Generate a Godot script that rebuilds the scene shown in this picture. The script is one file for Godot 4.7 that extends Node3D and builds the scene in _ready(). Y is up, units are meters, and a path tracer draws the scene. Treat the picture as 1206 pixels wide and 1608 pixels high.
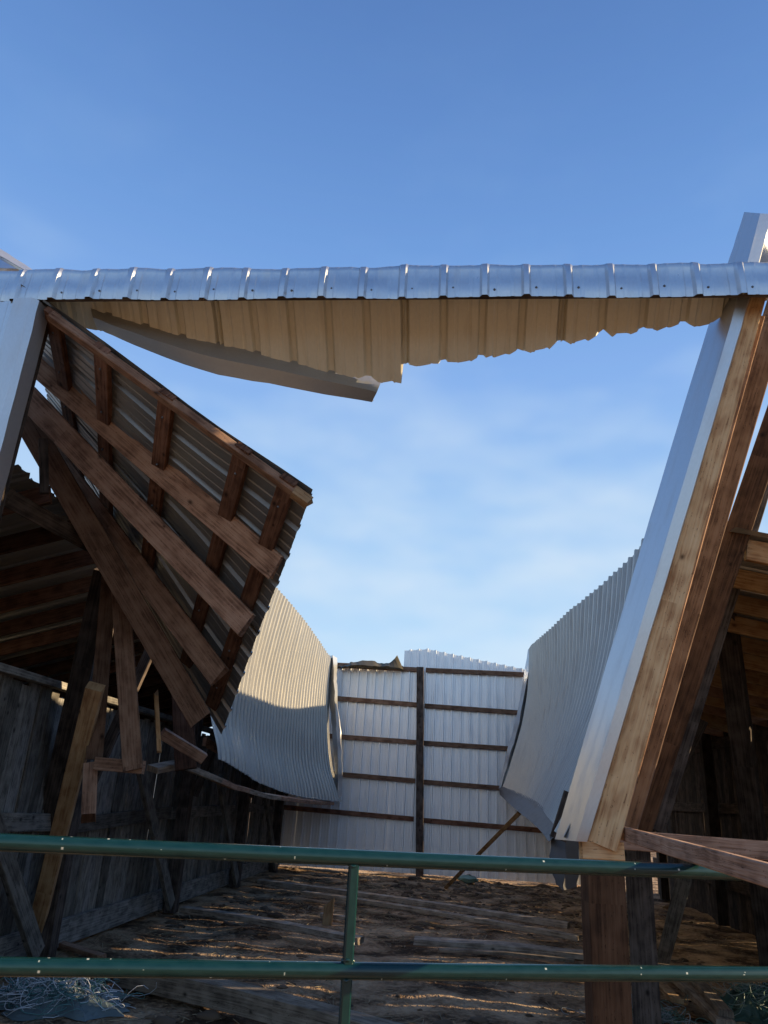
extends Node3D
# A barn whose middle roof has blown in, seen through its open gable end over a pipe gate.
# y up, metres; the barn's long axis runs along -z, its front stands at z = -3.5, its back at z = -16.5.

const FRONT_Z := -3.5
const BACK_Z := -16.5
var rng := RandomNumberGenerator.new()
var wob := FastNoiseLite.new()
var M := {}
var taken := {}
var rib_fade := Vector2(-1.0, 0.1)          # where a sheet is folded the ribs are crushed flat

# ------------------------------------------------------------------ nodes
func numbered(n: String) -> String:
	if not taken.has(n):
		taken[n] = 0
		return n
	taken[n] += 1
	return "%s_%03d" % [n, taken[n]]

func thing(n: String, at: Vector3, label: String, category: String, group := "", kind := "") -> Node3D:
	var o := Node3D.new()
	o.name = numbered(n)
	add_child(o)
	o.position = at
	mark(o, label, category, group, kind)
	return o

func mark(o: Node, label: String, category: String, group := "", kind := "") -> void:
	if label != "": o.set_meta("label", label)
	if category != "": o.set_meta("category", category)
	if group != "": o.set_meta("group", group)
	if kind != "" or label != "": o.set_meta("kind", kind if kind != "" else "thing")

func gpos(n: Node) -> Vector3:
	var p := Vector3.ZERO
	while n is Node3D and n != self:
		p += (n as Node3D).position
		n = n.get_parent()
	return p

func put(parent: Node, n: String, mesh: Mesh, at: Vector3) -> MeshInstance3D:
	var o := MeshInstance3D.new()
	o.name = numbered(n) if parent == self else n
	o.mesh = mesh
	parent.add_child(o, true)
	o.position = at - (gpos(parent) if parent != self else Vector3.ZERO)
	return o

func mesh_of(surfs: Array) -> ArrayMesh:        # each: [positions, normals, uvs, material]
	var am := ArrayMesh.new()
	for s in surfs:
		var a := []
		a.resize(Mesh.ARRAY_MAX)
		a[Mesh.ARRAY_VERTEX] = s[0]
		a[Mesh.ARRAY_NORMAL] = s[1]
		a[Mesh.ARRAY_TEX_UV] = s[2]
		am.add_surface_from_arrays(Mesh.PRIMITIVE_TRIANGLES, a)
		am.surface_set_material(am.get_surface_count() - 1, s[3])
	return am

# ------------------------------------------------------------------ timber
# A sawn board from p to q: w wide across, h thick along the hint direction, chamfered, slightly bowed, both ends capped.
func beam(parent: Node, n: String, p: Vector3, q: Vector3, w: float, h: float, hint: Vector3, mat: Material, bow := 0.0, ragged := 0.0, cut := 0.0) -> MeshInstance3D:
	var d := (q - p).normalized()
	var up := (hint - d * hint.dot(d)).normalized()
	var side := d.cross(up).normalized()
	var c := minf(0.004, minf(w, h) * 0.2)
	var x := w * 0.5
	var y := h * 0.5
	var prof := [Vector2(-x + c, -y), Vector2(x - c, -y), Vector2(x, -y + c), Vector2(x, y - c), Vector2(x - c, y), Vector2(-x + c, y), Vector2(-x, y - c), Vector2(-x, -y + c)]
	var len_ := p.distance_to(q)
	var segs := clampi(int(len_ / 0.6), 1, 6) if bow != 0.0 else 1
	var rings := []
	var u0 := rng.randf() * 3.0
	var v0 := rng.randf() * 3.0
	for k in segs + 1:
		var t := float(k) / segs
		var mid := p.lerp(q, t) - p + up * bow * sin(t * PI)
		var ring := []
		for i in 8:
			var e := 0.0
			if k == 0 and ragged > 0.0: e = -rng.randf() * ragged * 0.5
			if k == segs:
				if ragged > 0.0: e = (rng.randf() - 0.35) * ragged
				e += cut * prof[i].x
			ring.append(mid + side * prof[i].x + up * prof[i].y + d * e)
		rings.append(ring)
	var V := PackedVector3Array()
	var N := PackedVector3Array()
	var U := PackedVector2Array()
	var around := 0.0
	for i in 8:
		var j := (i + 1) % 8
		var step: float = (prof[j] - prof[i]).length()
		for k in segs:
			var a: Vector3 = rings[k][i]
			var b: Vector3 = rings[k][j]
			var e2: Vector3 = rings[k + 1][j]
			var f: Vector3 = rings[k + 1][i]
			var nn := (b - a).cross(f - a).normalized()
			var out: Vector3 = side * (prof[i].x + prof[j].x) + up * (prof[i].y + prof[j].y)
			var va := v0 + len_ * k / segs
			var vb := v0 + len_ * (k + 1) / segs
			var ua := u0 + around
			var ub := u0 + around + step
			if nn.dot(out) > 0.0:
				V.append_array([a, f, e2, a, e2, b])
				U.append_array([Vector2(ua, va), Vector2(ua, vb), Vector2(ub, vb), Vector2(ua, va), Vector2(ub, vb), Vector2(ub, va)])
			else:
				nn = -nn
				V.append_array([a, b, e2, a, e2, f])
				U.append_array([Vector2(ua, va), Vector2(ub, va), Vector2(ub, vb), Vector2(ua, va), Vector2(ub, vb), Vector2(ua, vb)])
			for z in 6: N.append(nn)
		around += step
	for endk in [0, segs]:
		var ring: Array = rings[endk]
		var nn := -d if endk == 0 else d
		for i in range(1, 7):
			var t3 := [ring[0], ring[i], ring[i + 1]]
			var cr: Vector3 = (t3[1] - t3[0]).cross(t3[2] - t3[0])
			if cr.dot(nn) > 0.0: t3 = [t3[0], t3[2], t3[1]]
			for v in t3:
				V.append(v)
				N.append(nn)
				U.append(Vector2(v.dot(side) + u0, v.dot(up) + v0) * 1.0)
	return put(parent, n, mesh_of([[V, N, U, mat]]), p)

# ------------------------------------------------------------------ sheet metal
# Ribbed sheet over surf(s, t): s metres across the ribs, t 0..1 along them; ribs stand out along flip * normal.
func sheet(parent: Node, n: String, surf: Callable, s0: float, s1: float, rows: int, pitch: float, mf: Material, mb: Material, flip := 1.0, high := 0.019, wobble := 0.003, minor := 0.004, phase := 0.0) -> MeshInstance3D:
	var cols := []
	var k := pitch / 0.229
	var stops := [[-0.027, 0.0], [-0.014, 1.0], [0.014, 1.0], [0.027, 0.0], [0.062, 0.0], [0.069, -1.0], [0.081, -1.0], [0.088, 0.0], [0.141, 0.0], [0.148, -1.0], [0.160, -1.0], [0.167, 0.0]]
	var first := int(floor((s0 - phase) / pitch)) - 1
	cols.append([s0, 0.0])
	for r in range(first, int(ceil((s1 - phase) / pitch)) + 2):
		for st in stops:
			var s: float = phase + r * pitch + st[0] * k
			if s > s0 + 0.002 and s < s1 - 0.002:
				cols.append([s, high if st[1] > 0.5 else (minor if st[1] < -0.5 else 0.0)])
	cols.append([s1, 0.0])
	var P := []
	var Q := []
	var o: Vector3 = surf.call((s0 + s1) * 0.5, 0.5)
	for c in cols:
		var row := []
		var rowb := []
		for j in rows + 1:
			var t := float(j) / rows
			var a: Vector3 = surf.call(c[0], t)
			var ds: Vector3 = surf.call(c[0] + 0.01, t) - surf.call(c[0] - 0.01, t)
			var dt: Vector3 = surf.call(c[0], minf(t + 0.01, 1.0)) - surf.call(c[0], maxf(t - 0.01, 0.0))
			var nn := ds.cross(dt).normalized() * flip
			var w := wob.get_noise_3dv(a * 2.2) * wobble + wob.get_noise_3dv(a * 9.0) * wobble * 0.25
			var hh: float = c[1] * (1.0 if rib_fade.x < 0.0 else lerpf(0.25, 1.0, smoothstep(0.0, rib_fade.y, absf(t - rib_fade.x))))
			row.append(a - o + nn * (hh + w + 0.001))
			rowb.append(a - o + nn * (hh + w - 0.001))
		P.append(row)
		Q.append(rowb)
	return put(parent, n, mesh_of([skin(P, cols, mf, true, flip), skin(Q, cols, mb, false, flip)]), o)

func skin(P: Array, cols: Array, mat: Material, front: bool, flip: float) -> Array:
	var V := PackedVector3Array()
	var N := PackedVector3Array()
	var U := PackedVector2Array()
	var rows: int = P[0].size() - 1
	var sign_ := flip if front else -flip
	var lens := [0.0]
	for j in rows: lens.append(lens[j] + P[0][j].distance_to(P[0][j + 1]))
	for i in P.size() - 1:
		var nrm := []
		for j in rows + 1:
			var e: Vector3 = P[i + 1][j] - P[i][j]
			var g: Vector3 = P[i][mini(j + 1, rows)] + P[i + 1][mini(j + 1, rows)] - P[i][maxi(j - 1, 0)] - P[i + 1][maxi(j - 1, 0)]
			nrm.append(e.cross(g).normalized() * sign_)
		var ua: float = cols[i][0]
		var ub: float = cols[i + 1][0]
		for j in rows:
			var a: Vector3 = P[i][j]
			var b: Vector3 = P[i + 1][j]
			var c: Vector3 = P[i + 1][j + 1]
			var d: Vector3 = P[i][j + 1]
			var fa: Vector3 = nrm[j]
			var fb: Vector3 = nrm[j + 1]
			var va: float = lens[j]
			var vb: float = lens[j + 1]
			if (b - a).cross(d - a).dot(fa) > 0.0:
				V.append_array([a, c, b, a, d, c])
				N.append_array([fa, fb, fa, fa, fb, fb])
				U.append_array([Vector2(ua, va), Vector2(ub, vb), Vector2(ub, va), Vector2(ua, va), Vector2(ua, vb), Vector2(ub, vb)])
			else:
				V.append_array([a, b, c, a, c, d])
				N.append_array([fa, fa, fb, fa, fb, fb])
				U.append_array([Vector2(ua, va), Vector2(ub, va), Vector2(ub, vb), Vector2(ua, va), Vector2(ub, vb), Vector2(ua, vb)])
	return [V, N, U, mat]

# Folded flashing: rows of points; each pair of rows is one face of the fold. Two skins 3 mm apart.
func flashing(parent: Node, n: String, lines: Array, mf: Material, mb: Material, flip := 1.0, dents := 0.004, per := 5) -> MeshInstance3D:
	var P := []
	var Q := []
	var cols := []
	var o: Vector3 = lines[0][0]
	var run := 0.0
	for i in lines.size():
		if i > 0: run += lines[i][0].distance_to(lines[i - 1][0])
		cols.append([run])
		P.append([])
		Q.append([])
	var fine := []
	for l in lines: fine.append(spread(l, per))
	for i in lines.size():
		for j in fine[i].size():
			var a: Vector3 = fine[i][j]
			var i2: int = i if i < lines.size() - 1 else i - 1
			var e: Vector3 = fine[i2 + 1][j] - fine[i2][j]
			var g: Vector3 = fine[i][mini(j + 1, fine[i].size() - 1)] - fine[i][maxi(j - 1, 0)]
			var nn := e.cross(g).normalized() * flip
			var w := wob.get_noise_3dv(a * 7.0) * dents
			P[i].append(a - o + nn * (w + 0.0015))
			Q[i].append(a - o + nn * (w - 0.0015))
	return put(parent, n, mesh_of([skin(P, cols, mf, true, flip), skin(Q, cols, mb, false, flip)]), o)

func spread(l: Array, per: int) -> Array:      # Catmull-Rom through the points
	var out := []
	for i in l.size() - 1:
		var a: Vector3 = l[maxi(i - 1, 0)]
		var b: Vector3 = l[i]
		var c: Vector3 = l[i + 1]
		var d: Vector3 = l[mini(i + 2, l.size() - 1)]
		for k in per:
			out.append(b.cubic_interpolate(c, a, d, float(k) / per))
	out.append(l[l.size() - 1])
	return out

func along(l: Array, z: float) -> Vector3:      # the point of a line of points at a given z (z falling)
	for i in l.size() - 1:
		if z >= l[i + 1].z or i == l.size() - 2:
			var t: float = (z - l[i].z) / (l[i + 1].z - l[i].z)
			var a: Vector3 = l[maxi(i - 1, 0)]
			var d: Vector3 = l[mini(i + 2, l.size() - 1)]
			var r: Vector3 = l[i].cubic_interpolate(l[i + 1], a, d, clampf(t, 0, 1))
			return Vector3(r.x, r.y, z)
	return l[0]

func tube(parent: Node, n: String, pts: Array, r: float, sides: int, mat: Material) -> MeshInstance3D:
	var sg := tube_surface(pts, r, sides, mat, pts[0])
	return put(parent, n, mesh_of([sg]), pts[0])

func tube_surface(pts: Array, r: float, sides: int, mat: Material, o: Vector3, into = null) -> Array:
	var V: PackedVector3Array = PackedVector3Array() if into == null else into[0]
	var N: PackedVector3Array = PackedVector3Array() if into == null else into[1]
	var U: PackedVector2Array = PackedVector2Array() if into == null else into[2]
	var rings := []
	var nrms := []
	var vs := [0.0]
	for k in pts.size():
		var d: Vector3 = (pts[mini(k + 1, pts.size() - 1)] - pts[maxi(k - 1, 0)]).normalized()
		var a := d.cross(Vector3.UP if absf(d.y) < 0.9 else Vector3.RIGHT).normalized()
		var b := d.cross(a)
		var ring := []
		var nr := []
		for i in sides + 1:
			var an := TAU * i / sides
			var nn := a * cos(an) + b * sin(an)
			ring.append(pts[k] - o + nn * r)
			nr.append(nn)
		rings.append(ring)
		nrms.append(nr)
		if k > 0: vs.append(vs[k - 1] + pts[k].distance_to(pts[k - 1]))
	for k in pts.size() - 1:
		for i in sides:
			var q := [[k, i], [k, i + 1], [k + 1, i + 1], [k, i], [k + 1, i + 1], [k + 1, i]]
			var fc: Vector3 = (rings[k][i + 1] - rings[k][i]).cross(rings[k + 1][i] - rings[k][i])
			if fc.dot(nrms[k][i]) > 0.0: q = [q[0], q[2], q[1], q[3], q[5], q[4]]
			for v in q:
				V.append(rings[v[0]][v[1]])
				N.append(nrms[v[0]][v[1]])
				U.append(Vector2(TAU * r * v[1] / sides, vs[v[0]]))
	for e in [0, pts.size() - 1]:
		var dd: Vector3 = (pts[1] - pts[0]).normalized() * -1.0 if e == 0 else (pts[e] - pts[e - 1]).normalized()
		for i in range(1, sides - 1):
			var t3 := [rings[e][0], rings[e][i], rings[e][i + 1]]
			if (t3[1] - t3[0]).cross(t3[2] - t3[0]).dot(dd) > 0.0: t3 = [t3[0], t3[2], t3[1]]
			for v in t3:
				V.append(v)
				N.append(dd)
				U.append(Vector2(v.x, v.z))
	return [V, N, U, mat]

# ------------------------------------------------------------------ materials
func noise(seed_: int, freq: float, oct := 3) -> FastNoiseLite:
	var f := FastNoiseLite.new()
	f.seed = seed_
	f.frequency = freq
	f.noise_type = FastNoiseLite.TYPE_SIMPLEX_SMOOTH
	f.fractal_octaves = oct
	return f

func srgb(r: float, g: float, b: float) -> Color:
	return Color(r, g, b).linear_to_srgb()

# wood: 256 x 512 texels for 0.5 m across the grain x 2 m along it; early and late wood, stains, knots, checks
func wood(dark: Color, mid: Color, light: Color, seed_: int, stain: float, check: float, rough := 0.85) -> Array:
	var w := 256
	var h := 512
	var img := Image.create(w, h, false, Image.FORMAT_RGB8)
	var bump := Image.create(w, h, false, Image.FORMAT_RGB8)
	var grain := noise(seed_, 1.0, 2)
	var blot := noise(seed_ + 7, 1.0, 3)
	var r := RandomNumberGenerator.new()
	r.seed = seed_
	var knots := []
	for i in 5: knots.append(Vector3(r.randf() * w, r.randf() * h, r.randf_range(4.0, 9.0)))
	for y in h:
		for x in w:
			var bend := 0.0
			var kn := 0.0
			for kk in knots:
				var dx: float = x - kk.x
				var dy: float = (y - kk.y) * 1.4
				var q: float = (dx * dx + dy * dy) / (kk.z * kk.z)
				if q < 14.0:
					bend += dx * exp(-q * 0.25) * 0.6
					kn = maxf(kn, exp(-q * 1.3))
			var a := grain.get_noise_2d((x + bend) * 0.11, y * 0.006)
			var b := grain.get_noise_2d((x + bend) * 0.45 + 300.0, y * 0.02)
			var s := blot.get_noise_2d(x * 0.02, y * 0.012)
			var v := clampf(0.5 + a * 0.34 + b * 0.16 + blot.get_noise_2d(x * 0.012 + 90.0, y * 0.02) * 0.45, 0.0, 1.0)
			var c: Color = mid.lerp(light, (v - 0.5) * 2.0) if v > 0.5 else dark.lerp(mid, v * 2.0)
			c = c.lerp(dark, clampf((s - 0.12) * stain * 1.6, 0.0, 0.6))
			var crack := 1.0 if (absf(b) < 0.016 * check and a < -0.05) else 0.0
			c = c.lerp(dark * 0.55, maxf(kn * 0.85, crack * 0.8))
			c.a = 1.0
			img.set_pixel(x, y, c)
			var hh := clampf(0.5 + b * 0.35 + a * 0.15 - crack * 0.4, 0.0, 1.0)
			bump.set_pixel(x, y, Color(hh, hh, hh))
	img.generate_mipmaps()
	bump.bump_map_to_normal_map(2.5)
	bump.generate_mipmaps()
	var at := ImageTexture.create_from_image(img)
	var nt := ImageTexture.create_from_image(bump)
	var out := []
	for tint in [1.0, 0.86, 1.1, 0.74]:
		var m := StandardMaterial3D.new()
		m.albedo_texture = at
		m.albedo_color = Color(minf(tint, 1.0), minf(tint * 0.99, 1.0), minf(tint * 0.97, 1.0))
		m.normal_enabled = true
		m.normal_texture = nt
		m.normal_scale = 0.7
		m.roughness = rough
		m.metallic_specular = 0.3
		m.uv1_scale = Vector3(2.0, 0.5, 1.0)
		out.append(m)
	return out

# coated steel: fine spangle, run marks along the sheet, a little dirt
func steel(base: Color, dirt: Color, amount: float, metal: float, rough: float, seed_: int) -> StandardMaterial3D:
	var n := 256
	var img := Image.create(n, n, false, Image.FORMAT_RGB8)
	var ri := Image.create(n, n, false, Image.FORMAT_RGB8)
	var sp := noise(seed_, 0.25, 2)
	var run := noise(seed_ + 3, 1.0, 3)
	var big := noise(seed_ + 5, 0.02, 3)
	for y in n:
		for x in n:
			var s := sp.get_noise_2d(x, y) * 0.022
			var d := clampf(run.get_noise_2d(x * 0.05, y * 0.006) * 0.9 + big.get_noise_2d(x, y) * 0.8 - 0.05, 0.0, 1.0)
			var c := base * (1.0 + s)
			c = c.lerp(dirt, d * amount)
			c.a = 1.0
			img.set_pixel(x, y, c)
			var rr := clampf(rough + d * 0.14 + s * 0.3, 0.0, 1.0)
			ri.set_pixel(x, y, Color(rr, rr, rr))
	img.generate_mipmaps()
	ri.generate_mipmaps()
	var m := StandardMaterial3D.new()
	m.albedo_texture = ImageTexture.create_from_image(img)
	m.roughness_texture = ImageTexture.create_from_image(ri)
	m.roughness = 1.0
	m.metallic = metal
	m.uv1_scale = Vector3(0.9, 0.45, 1.0)
	return m

func plain(c: Color, rough: float, metal := 0.0) -> StandardMaterial3D:
	var m := StandardMaterial3D.new()
	m.albedo_color = c
	m.roughness = rough
	m.metallic = metal
	return m

func pick(list: Array) -> Material:
	return list[rng.randi() % list.size()]

func make_materials() -> void:
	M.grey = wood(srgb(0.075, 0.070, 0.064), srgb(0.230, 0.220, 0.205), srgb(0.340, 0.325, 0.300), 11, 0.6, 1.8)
	M.brown = wood(srgb(0.130, 0.070, 0.046), srgb(0.340, 0.205, 0.140), srgb(0.430, 0.285, 0.205), 23, 0.5, 0.6)
	M.red = wood(srgb(0.060, 0.028, 0.018), srgb(0.180, 0.092, 0.060), srgb(0.250, 0.138, 0.095), 37, 0.6, 0.6)
	M.tan = wood(srgb(0.320, 0.165, 0.080), srgb(0.620, 0.400, 0.215), srgb(0.720, 0.520, 0.310), 41, 0.6, 0.4)
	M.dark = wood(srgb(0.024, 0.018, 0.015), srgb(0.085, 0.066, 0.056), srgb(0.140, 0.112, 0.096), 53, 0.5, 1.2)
	M.steel = steel(srgb(0.60, 0.62, 0.64), srgb(0.46, 0.46, 0.46), 0.2, 0.85, 0.28, 61)
	M.weathered = steel(srgb(0.38, 0.38, 0.37), srgb(0.32, 0.31, 0.29), 0.25, 0.55, 0.40, 67)
	M.beige_back = steel(srgb(0.63, 0.595, 0.475), srgb(0.34, 0.27, 0.17), 0.35, 0.15, 0.42, 71)  # beige for the inner face of the gable sheets
	M.trim = steel(srgb(0.56, 0.58, 0.60), srgb(0.46, 0.46, 0.46), 0.2, 0.75, 0.34, 73)
	M.bright = steel(srgb(0.80, 0.82, 0.85), srgb(0.60, 0.60, 0.61), 0.15, 0.5, 0.36, 83)
	M.cap = steel(srgb(0.11, 0.11, 0.112), srgb(0.07, 0.07, 0.07), 0.3, 0.2, 0.6, 87)  # ridge cap steel darkened, its shade put into the colour
	M.underside = steel(srgb(0.24, 0.25, 0.26), srgb(0.17, 0.17, 0.16), 0.25, 0.6, 0.40, 89)  # same roof steel made darker: shade under the torn panel is in the colour
	M.post = wood(srgb(0.028, 0.014, 0.008), srgb(0.085, 0.044, 0.024), srgb(0.125, 0.070, 0.042), 97, 0.5, 0.6)
	M.litter = wood(srgb(0.120, 0.095, 0.075), srgb(0.330, 0.270, 0.215), srgb(0.460, 0.390, 0.320), 99, 0.5, 1.2)
	M.screw = plain(srgb(0.12, 0.12, 0.125), 0.5, 0.6)
	M.scrap = steel(srgb(0.10, 0.085, 0.05), srgb(0.05, 0.03, 0.015), 0.6, 0.3, 0.6, 79)
	M.bag = plain(srgb(0.22, 0.34, 0.27), 0.5)
	M.green = green_paint()
	M.nail = plain(srgb(0.35, 0.34, 0.33), 0.4, 0.8)

# ------------------------------------------------------------------ scene
func _ready() -> void:
	rng.seed = 20417
	wob.seed = 5
	wob.frequency = 1.0
	camera_and_light()
	make_materials()
	ground()
	clods()
	gable()
	front_walls()
	back_wall()
	right_roof()
	left_roof()
	left_panel()
	aisles()
	stall_walls()
	hanging_timber()
	right_frame()
	floor_debris()
	gate()

func camera_and_light() -> void:
	var cam := Camera3D.new()
	cam.name = "camera"
	cam.fov = 69.0
	cam.near = 0.05
	cam.far = 2000.0
	add_child(cam)
	cam.position = Vector3(0, 1.4, 0)
	cam.rotation_order = EULER_ORDER_YXZ
	cam.rotation_degrees = Vector3(21.0, 5.9, 3.34)
	cam.current = true

	var env := Environment.new()
	env.background_mode = Environment.BG_SKY
	env.tonemap_mode = Environment.TONE_MAPPER_LINEAR
	env.tonemap_exposure = 2.2
	env.sdfgi_enabled = true
	env.ssao_enabled = true
	env.ssil_enabled = true
	var sky := Sky.new()
	var pm := PanoramaSkyMaterial.new()
	pm.panorama = sky_texture()
	pm.energy_multiplier = 0.4545
	sky.sky_material = pm
	env.sky = sky
	var we := WorldEnvironment.new()
	we.name = "world_environment"
	we.environment = env
	add_child(we)

	var sun := DirectionalLight3D.new()
	sun.name = "sun"
	sun.light_energy = 1.6
	sun.light_color = Color(1.0, 0.88, 0.69)
	sun.light_angular_distance = 0.5
	sun.shadow_enabled = true
	add_child(sun)
	var el := deg_to_rad(18.2)
	var az := deg_to_rad(3.0)
	var toward := Vector3(cos(az) * cos(el), sin(el), -sin(az) * cos(el))
	sun.look_at_from_position(toward * 50.0, Vector3.ZERO, Vector3.UP)

func sky_texture() -> ImageTexture:
	var w := 1024
	var h := 512
	var stops := [[0.0, Color8(212, 234, 252)], [6.0, Color8(200, 229, 254)], [11.0, Color8(190, 223, 252)], [21.0, Color8(163, 202, 245)], [31.0, Color8(137, 179, 237)], [40.0, Color8(115, 160, 222)], [48.0, Color8(101, 144, 207)], [56.0, Color8(90, 130, 192)], [90.0, Color8(70, 106, 165)]]
	var img := Image.create(w, h, false, Image.FORMAT_RGB8)
	var n := noise(91, 1.0, 4)
	for y in h:
		var el := 90.0 - 180.0 * (y + 0.5) / h
		var base := Color8(120, 112, 98)
		if el >= 0.0:
			for i in stops.size() - 1:
				if el <= stops[i + 1][0]:
					base = stops[i][1].lerp(stops[i + 1][1], (el - stops[i][0]) / (stops[i + 1][0] - stops[i][0]))
					break
		for x in w:
			var c := base
			if el > 0.0:
				var a := TAU * x / w
				var e := deg_to_rad(el)
				var d := Vector3(cos(a) * cos(e), sin(e), sin(a) * cos(e))
				var v := n.get_noise_3d(d.x * 2.2, d.y * 6.0, d.z * 2.2) * 0.7 + n.get_noise_3d(d.x * 6.0 + 5.0, d.y * 17.0, d.z * 6.0) * 0.4
				var amount := clampf(v * 0.9 + 0.16 * smoothstep(38.0, 20.0, el), 0.0, 0.6) * smoothstep(62.0, 18.0, el)
				c = c.lerp(Color8(232, 241, 250), amount * lerpf(0.85, 0.3, smoothstep(14.0, 45.0, el)))
			img.set_pixel(x, y, c)
	return ImageTexture.create_from_image(img)

func ground_height(x: float, z: float) -> float:
	var inside := smoothstep(9.0, 6.0, absf(x)) * smoothstep(-19.0, -17.0, z) * smoothstep(3.0, 0.0, z)
	return (wob.get_noise_2d(x * 0.55, z * 0.55) * 0.05 + wob.get_noise_2d(x * 2.1 + 40.0, z * 2.1) * 0.022 + wob.get_noise_2d(x * 7.0, z * 7.0 + 70.0) * 0.006) * inside - 0.01

func ground() -> void:
	var xs := []
	var zs := []
	for v in [-900.0, -300.0, -120.0, -50.0, -25.0, -14.0, -9.0]: xs.append(v)
	var x := -7.0
	while x < 6.0:
		xs.append(x)
		x += 0.085
	for v in [8.0, 14.0, 25.0, 50.0, 120.0, 300.0, 900.0]: xs.append(v)
	for v in [600.0, 200.0, 80.0, 30.0, 12.0, 6.0, 3.0, 1.0, -1.0, -2.5]: zs.append(v)
	var z := -3.6
	while z > -17.6:
		zs.append(z)
		z -= 0.085
	for v in [-19.0, -24.0, -40.0, -90.0, -250.0, -900.0]: zs.append(v)
	var V := PackedVector3Array()
	var N := PackedVector3Array()
	var U := PackedVector2Array()
	var I := PackedInt32Array()
	for zz in zs:
		for xx in xs:
			var y := ground_height(xx, zz)
			V.append(Vector3(xx, y, zz))
			U.append(Vector2(xx, zz))
			var e := 0.06
			N.append(Vector3(ground_height(xx - e, zz) - ground_height(xx + e, zz), 2.0 * e, ground_height(xx, zz - e) - ground_height(xx, zz + e)).normalized())
	var nx := xs.size()
	for j in zs.size() - 1:
		for i in nx - 1:
			var a := j * nx + i
			I.append_array([a, a + nx, a + 1, a + 1, a + nx, a + nx + 1])
	var arr := []
	arr.resize(Mesh.ARRAY_MAX)
	arr[Mesh.ARRAY_VERTEX] = V
	arr[Mesh.ARRAY_NORMAL] = N
	arr[Mesh.ARRAY_TEX_UV] = U
	arr[Mesh.ARRAY_INDEX] = I
	var am := ArrayMesh.new()
	am.add_surface_from_arrays(Mesh.PRIMITIVE_TRIANGLES, arr)
	am.surface_set_material(0, earth())
	var g := put(self, "ground", am, Vector3.ZERO)
	mark(g, "brown trampled earth and old bedding on the barn floor", "ground", "", "structure")
	# loose straw and splinters lying about
	var mm := MultiMesh.new()
	mm.transform_format = MultiMesh.TRANSFORM_3D
	mm.use_colors = true
	var bm := BoxMesh.new()
	bm.size = Vector3(0.13, 0.003, 0.004)
	var sm := StandardMaterial3D.new()
	sm.vertex_color_use_as_albedo = true
	sm.roughness = 0.8
	bm.material = sm
	mm.mesh = bm
	mm.instance_count = 4500
	for i in mm.instance_count:
		var px := rng.randf_range(-3.2, 3.6)
		var pz := rng.randf_range(-16.2, -4.2)
		var keep := wob.get_noise_2d(px * 0.8 + 11.0, pz * 0.8)
		if keep < -0.05:
			px = rng.randf_range(-2.5, 2.5)
			pz = rng.randf_range(-15.5, -9.0)
		var b := Basis(Vector3.UP, rng.randf() * TAU) * Basis(Vector3.BACK, rng.randf_range(-0.25, 0.25))
		b = b.scaled(Vector3.ONE * rng.randf_range(0.4, 1.3))
		mm.set_instance_transform(i, Transform3D(b, Vector3(px, ground_height(px, pz) + 0.01, pz)))
		var t := rng.randf_range(0.5, 1.2)
		mm.set_instance_color(i, Color(0.30 * t, 0.24 * t, 0.15 * t))
	var mi := MultiMeshInstance3D.new()
	mi.name = "straw"
	mi.multimesh = mm
	add_child(mi)
	mark(mi, "loose straw and splinters strewn over the barn floor", "straw", "", "stuff")

# trodden clods of dung and bedding
func clods() -> void:
	var st := SurfaceTool.new()
	st.begin(Mesh.PRIMITIVE_TRIANGLES)
	var sp := SphereMesh.new()
	sp.radius = 0.5
	sp.height = 1.0
	sp.radial_segments = 9
	sp.rings = 5
	st.append_from(sp, 0, Transform3D.IDENTITY)
	var mdt := MeshDataTool.new()
	var am := st.commit()
	mdt.create_from_surface(am, 0)
	for i in mdt.get_vertex_count():
		var p := mdt.get_vertex(i)
		var k := 1.0 + 0.55 * wob.get_noise_3dv(p * 2.6)
		mdt.set_vertex(i, Vector3(p.x * k, maxf(p.y, -0.2) * 0.55 * k, p.z * k))
	am.clear_surfaces()
	mdt.commit_to_surface(am)
	var s2 := SurfaceTool.new()
	s2.create_from(am, 0)
	s2.generate_normals()
	am = s2.commit()
	var m := StandardMaterial3D.new()
	m.vertex_color_use_as_albedo = true
	m.roughness = 0.95
	am.surface_set_material(0, m)
	var mm := MultiMesh.new()
	mm.transform_format = MultiMesh.TRANSFORM_3D
	mm.use_colors = true
	mm.mesh = am
	mm.instance_count = 1500
	for i in mm.instance_count:
		var px := rng.randf_range(-3.1, 3.7)
		var pz := rng.randf_range(-16.2, -4.5)
		if wob.get_noise_2d(px * 0.7 - 30.0, pz * 0.7) < 0.0:
			px = rng.randf_range(-1.0, 2.6)
			pz = rng.randf_range(-16.2, -11.0)
		var sz := rng.randf_range(0.02, 0.07) if rng.randf() < 0.85 else rng.randf_range(0.07, 0.16)
		var b := Basis(Vector3.UP, rng.randf() * TAU).scaled(Vector3(sz * rng.randf_range(0.8, 1.6), sz * rng.randf_range(0.6, 1.0), sz))
		mm.set_instance_transform(i, Transform3D(b, Vector3(px, ground_height(px, pz), pz)))
		var t := rng.randf_range(0.35, 1.25)
		mm.set_instance_color(i, Color(0.13 * t, 0.085 * t, 0.052 * t))
	var mi := MultiMeshInstance3D.new()
	mi.name = "clods"
	mi.multimesh = mm
	add_child(mi)
	mark(mi, "dark lumps of trodden bedding scattered over the floor", "clods", "", "stuff")

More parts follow.
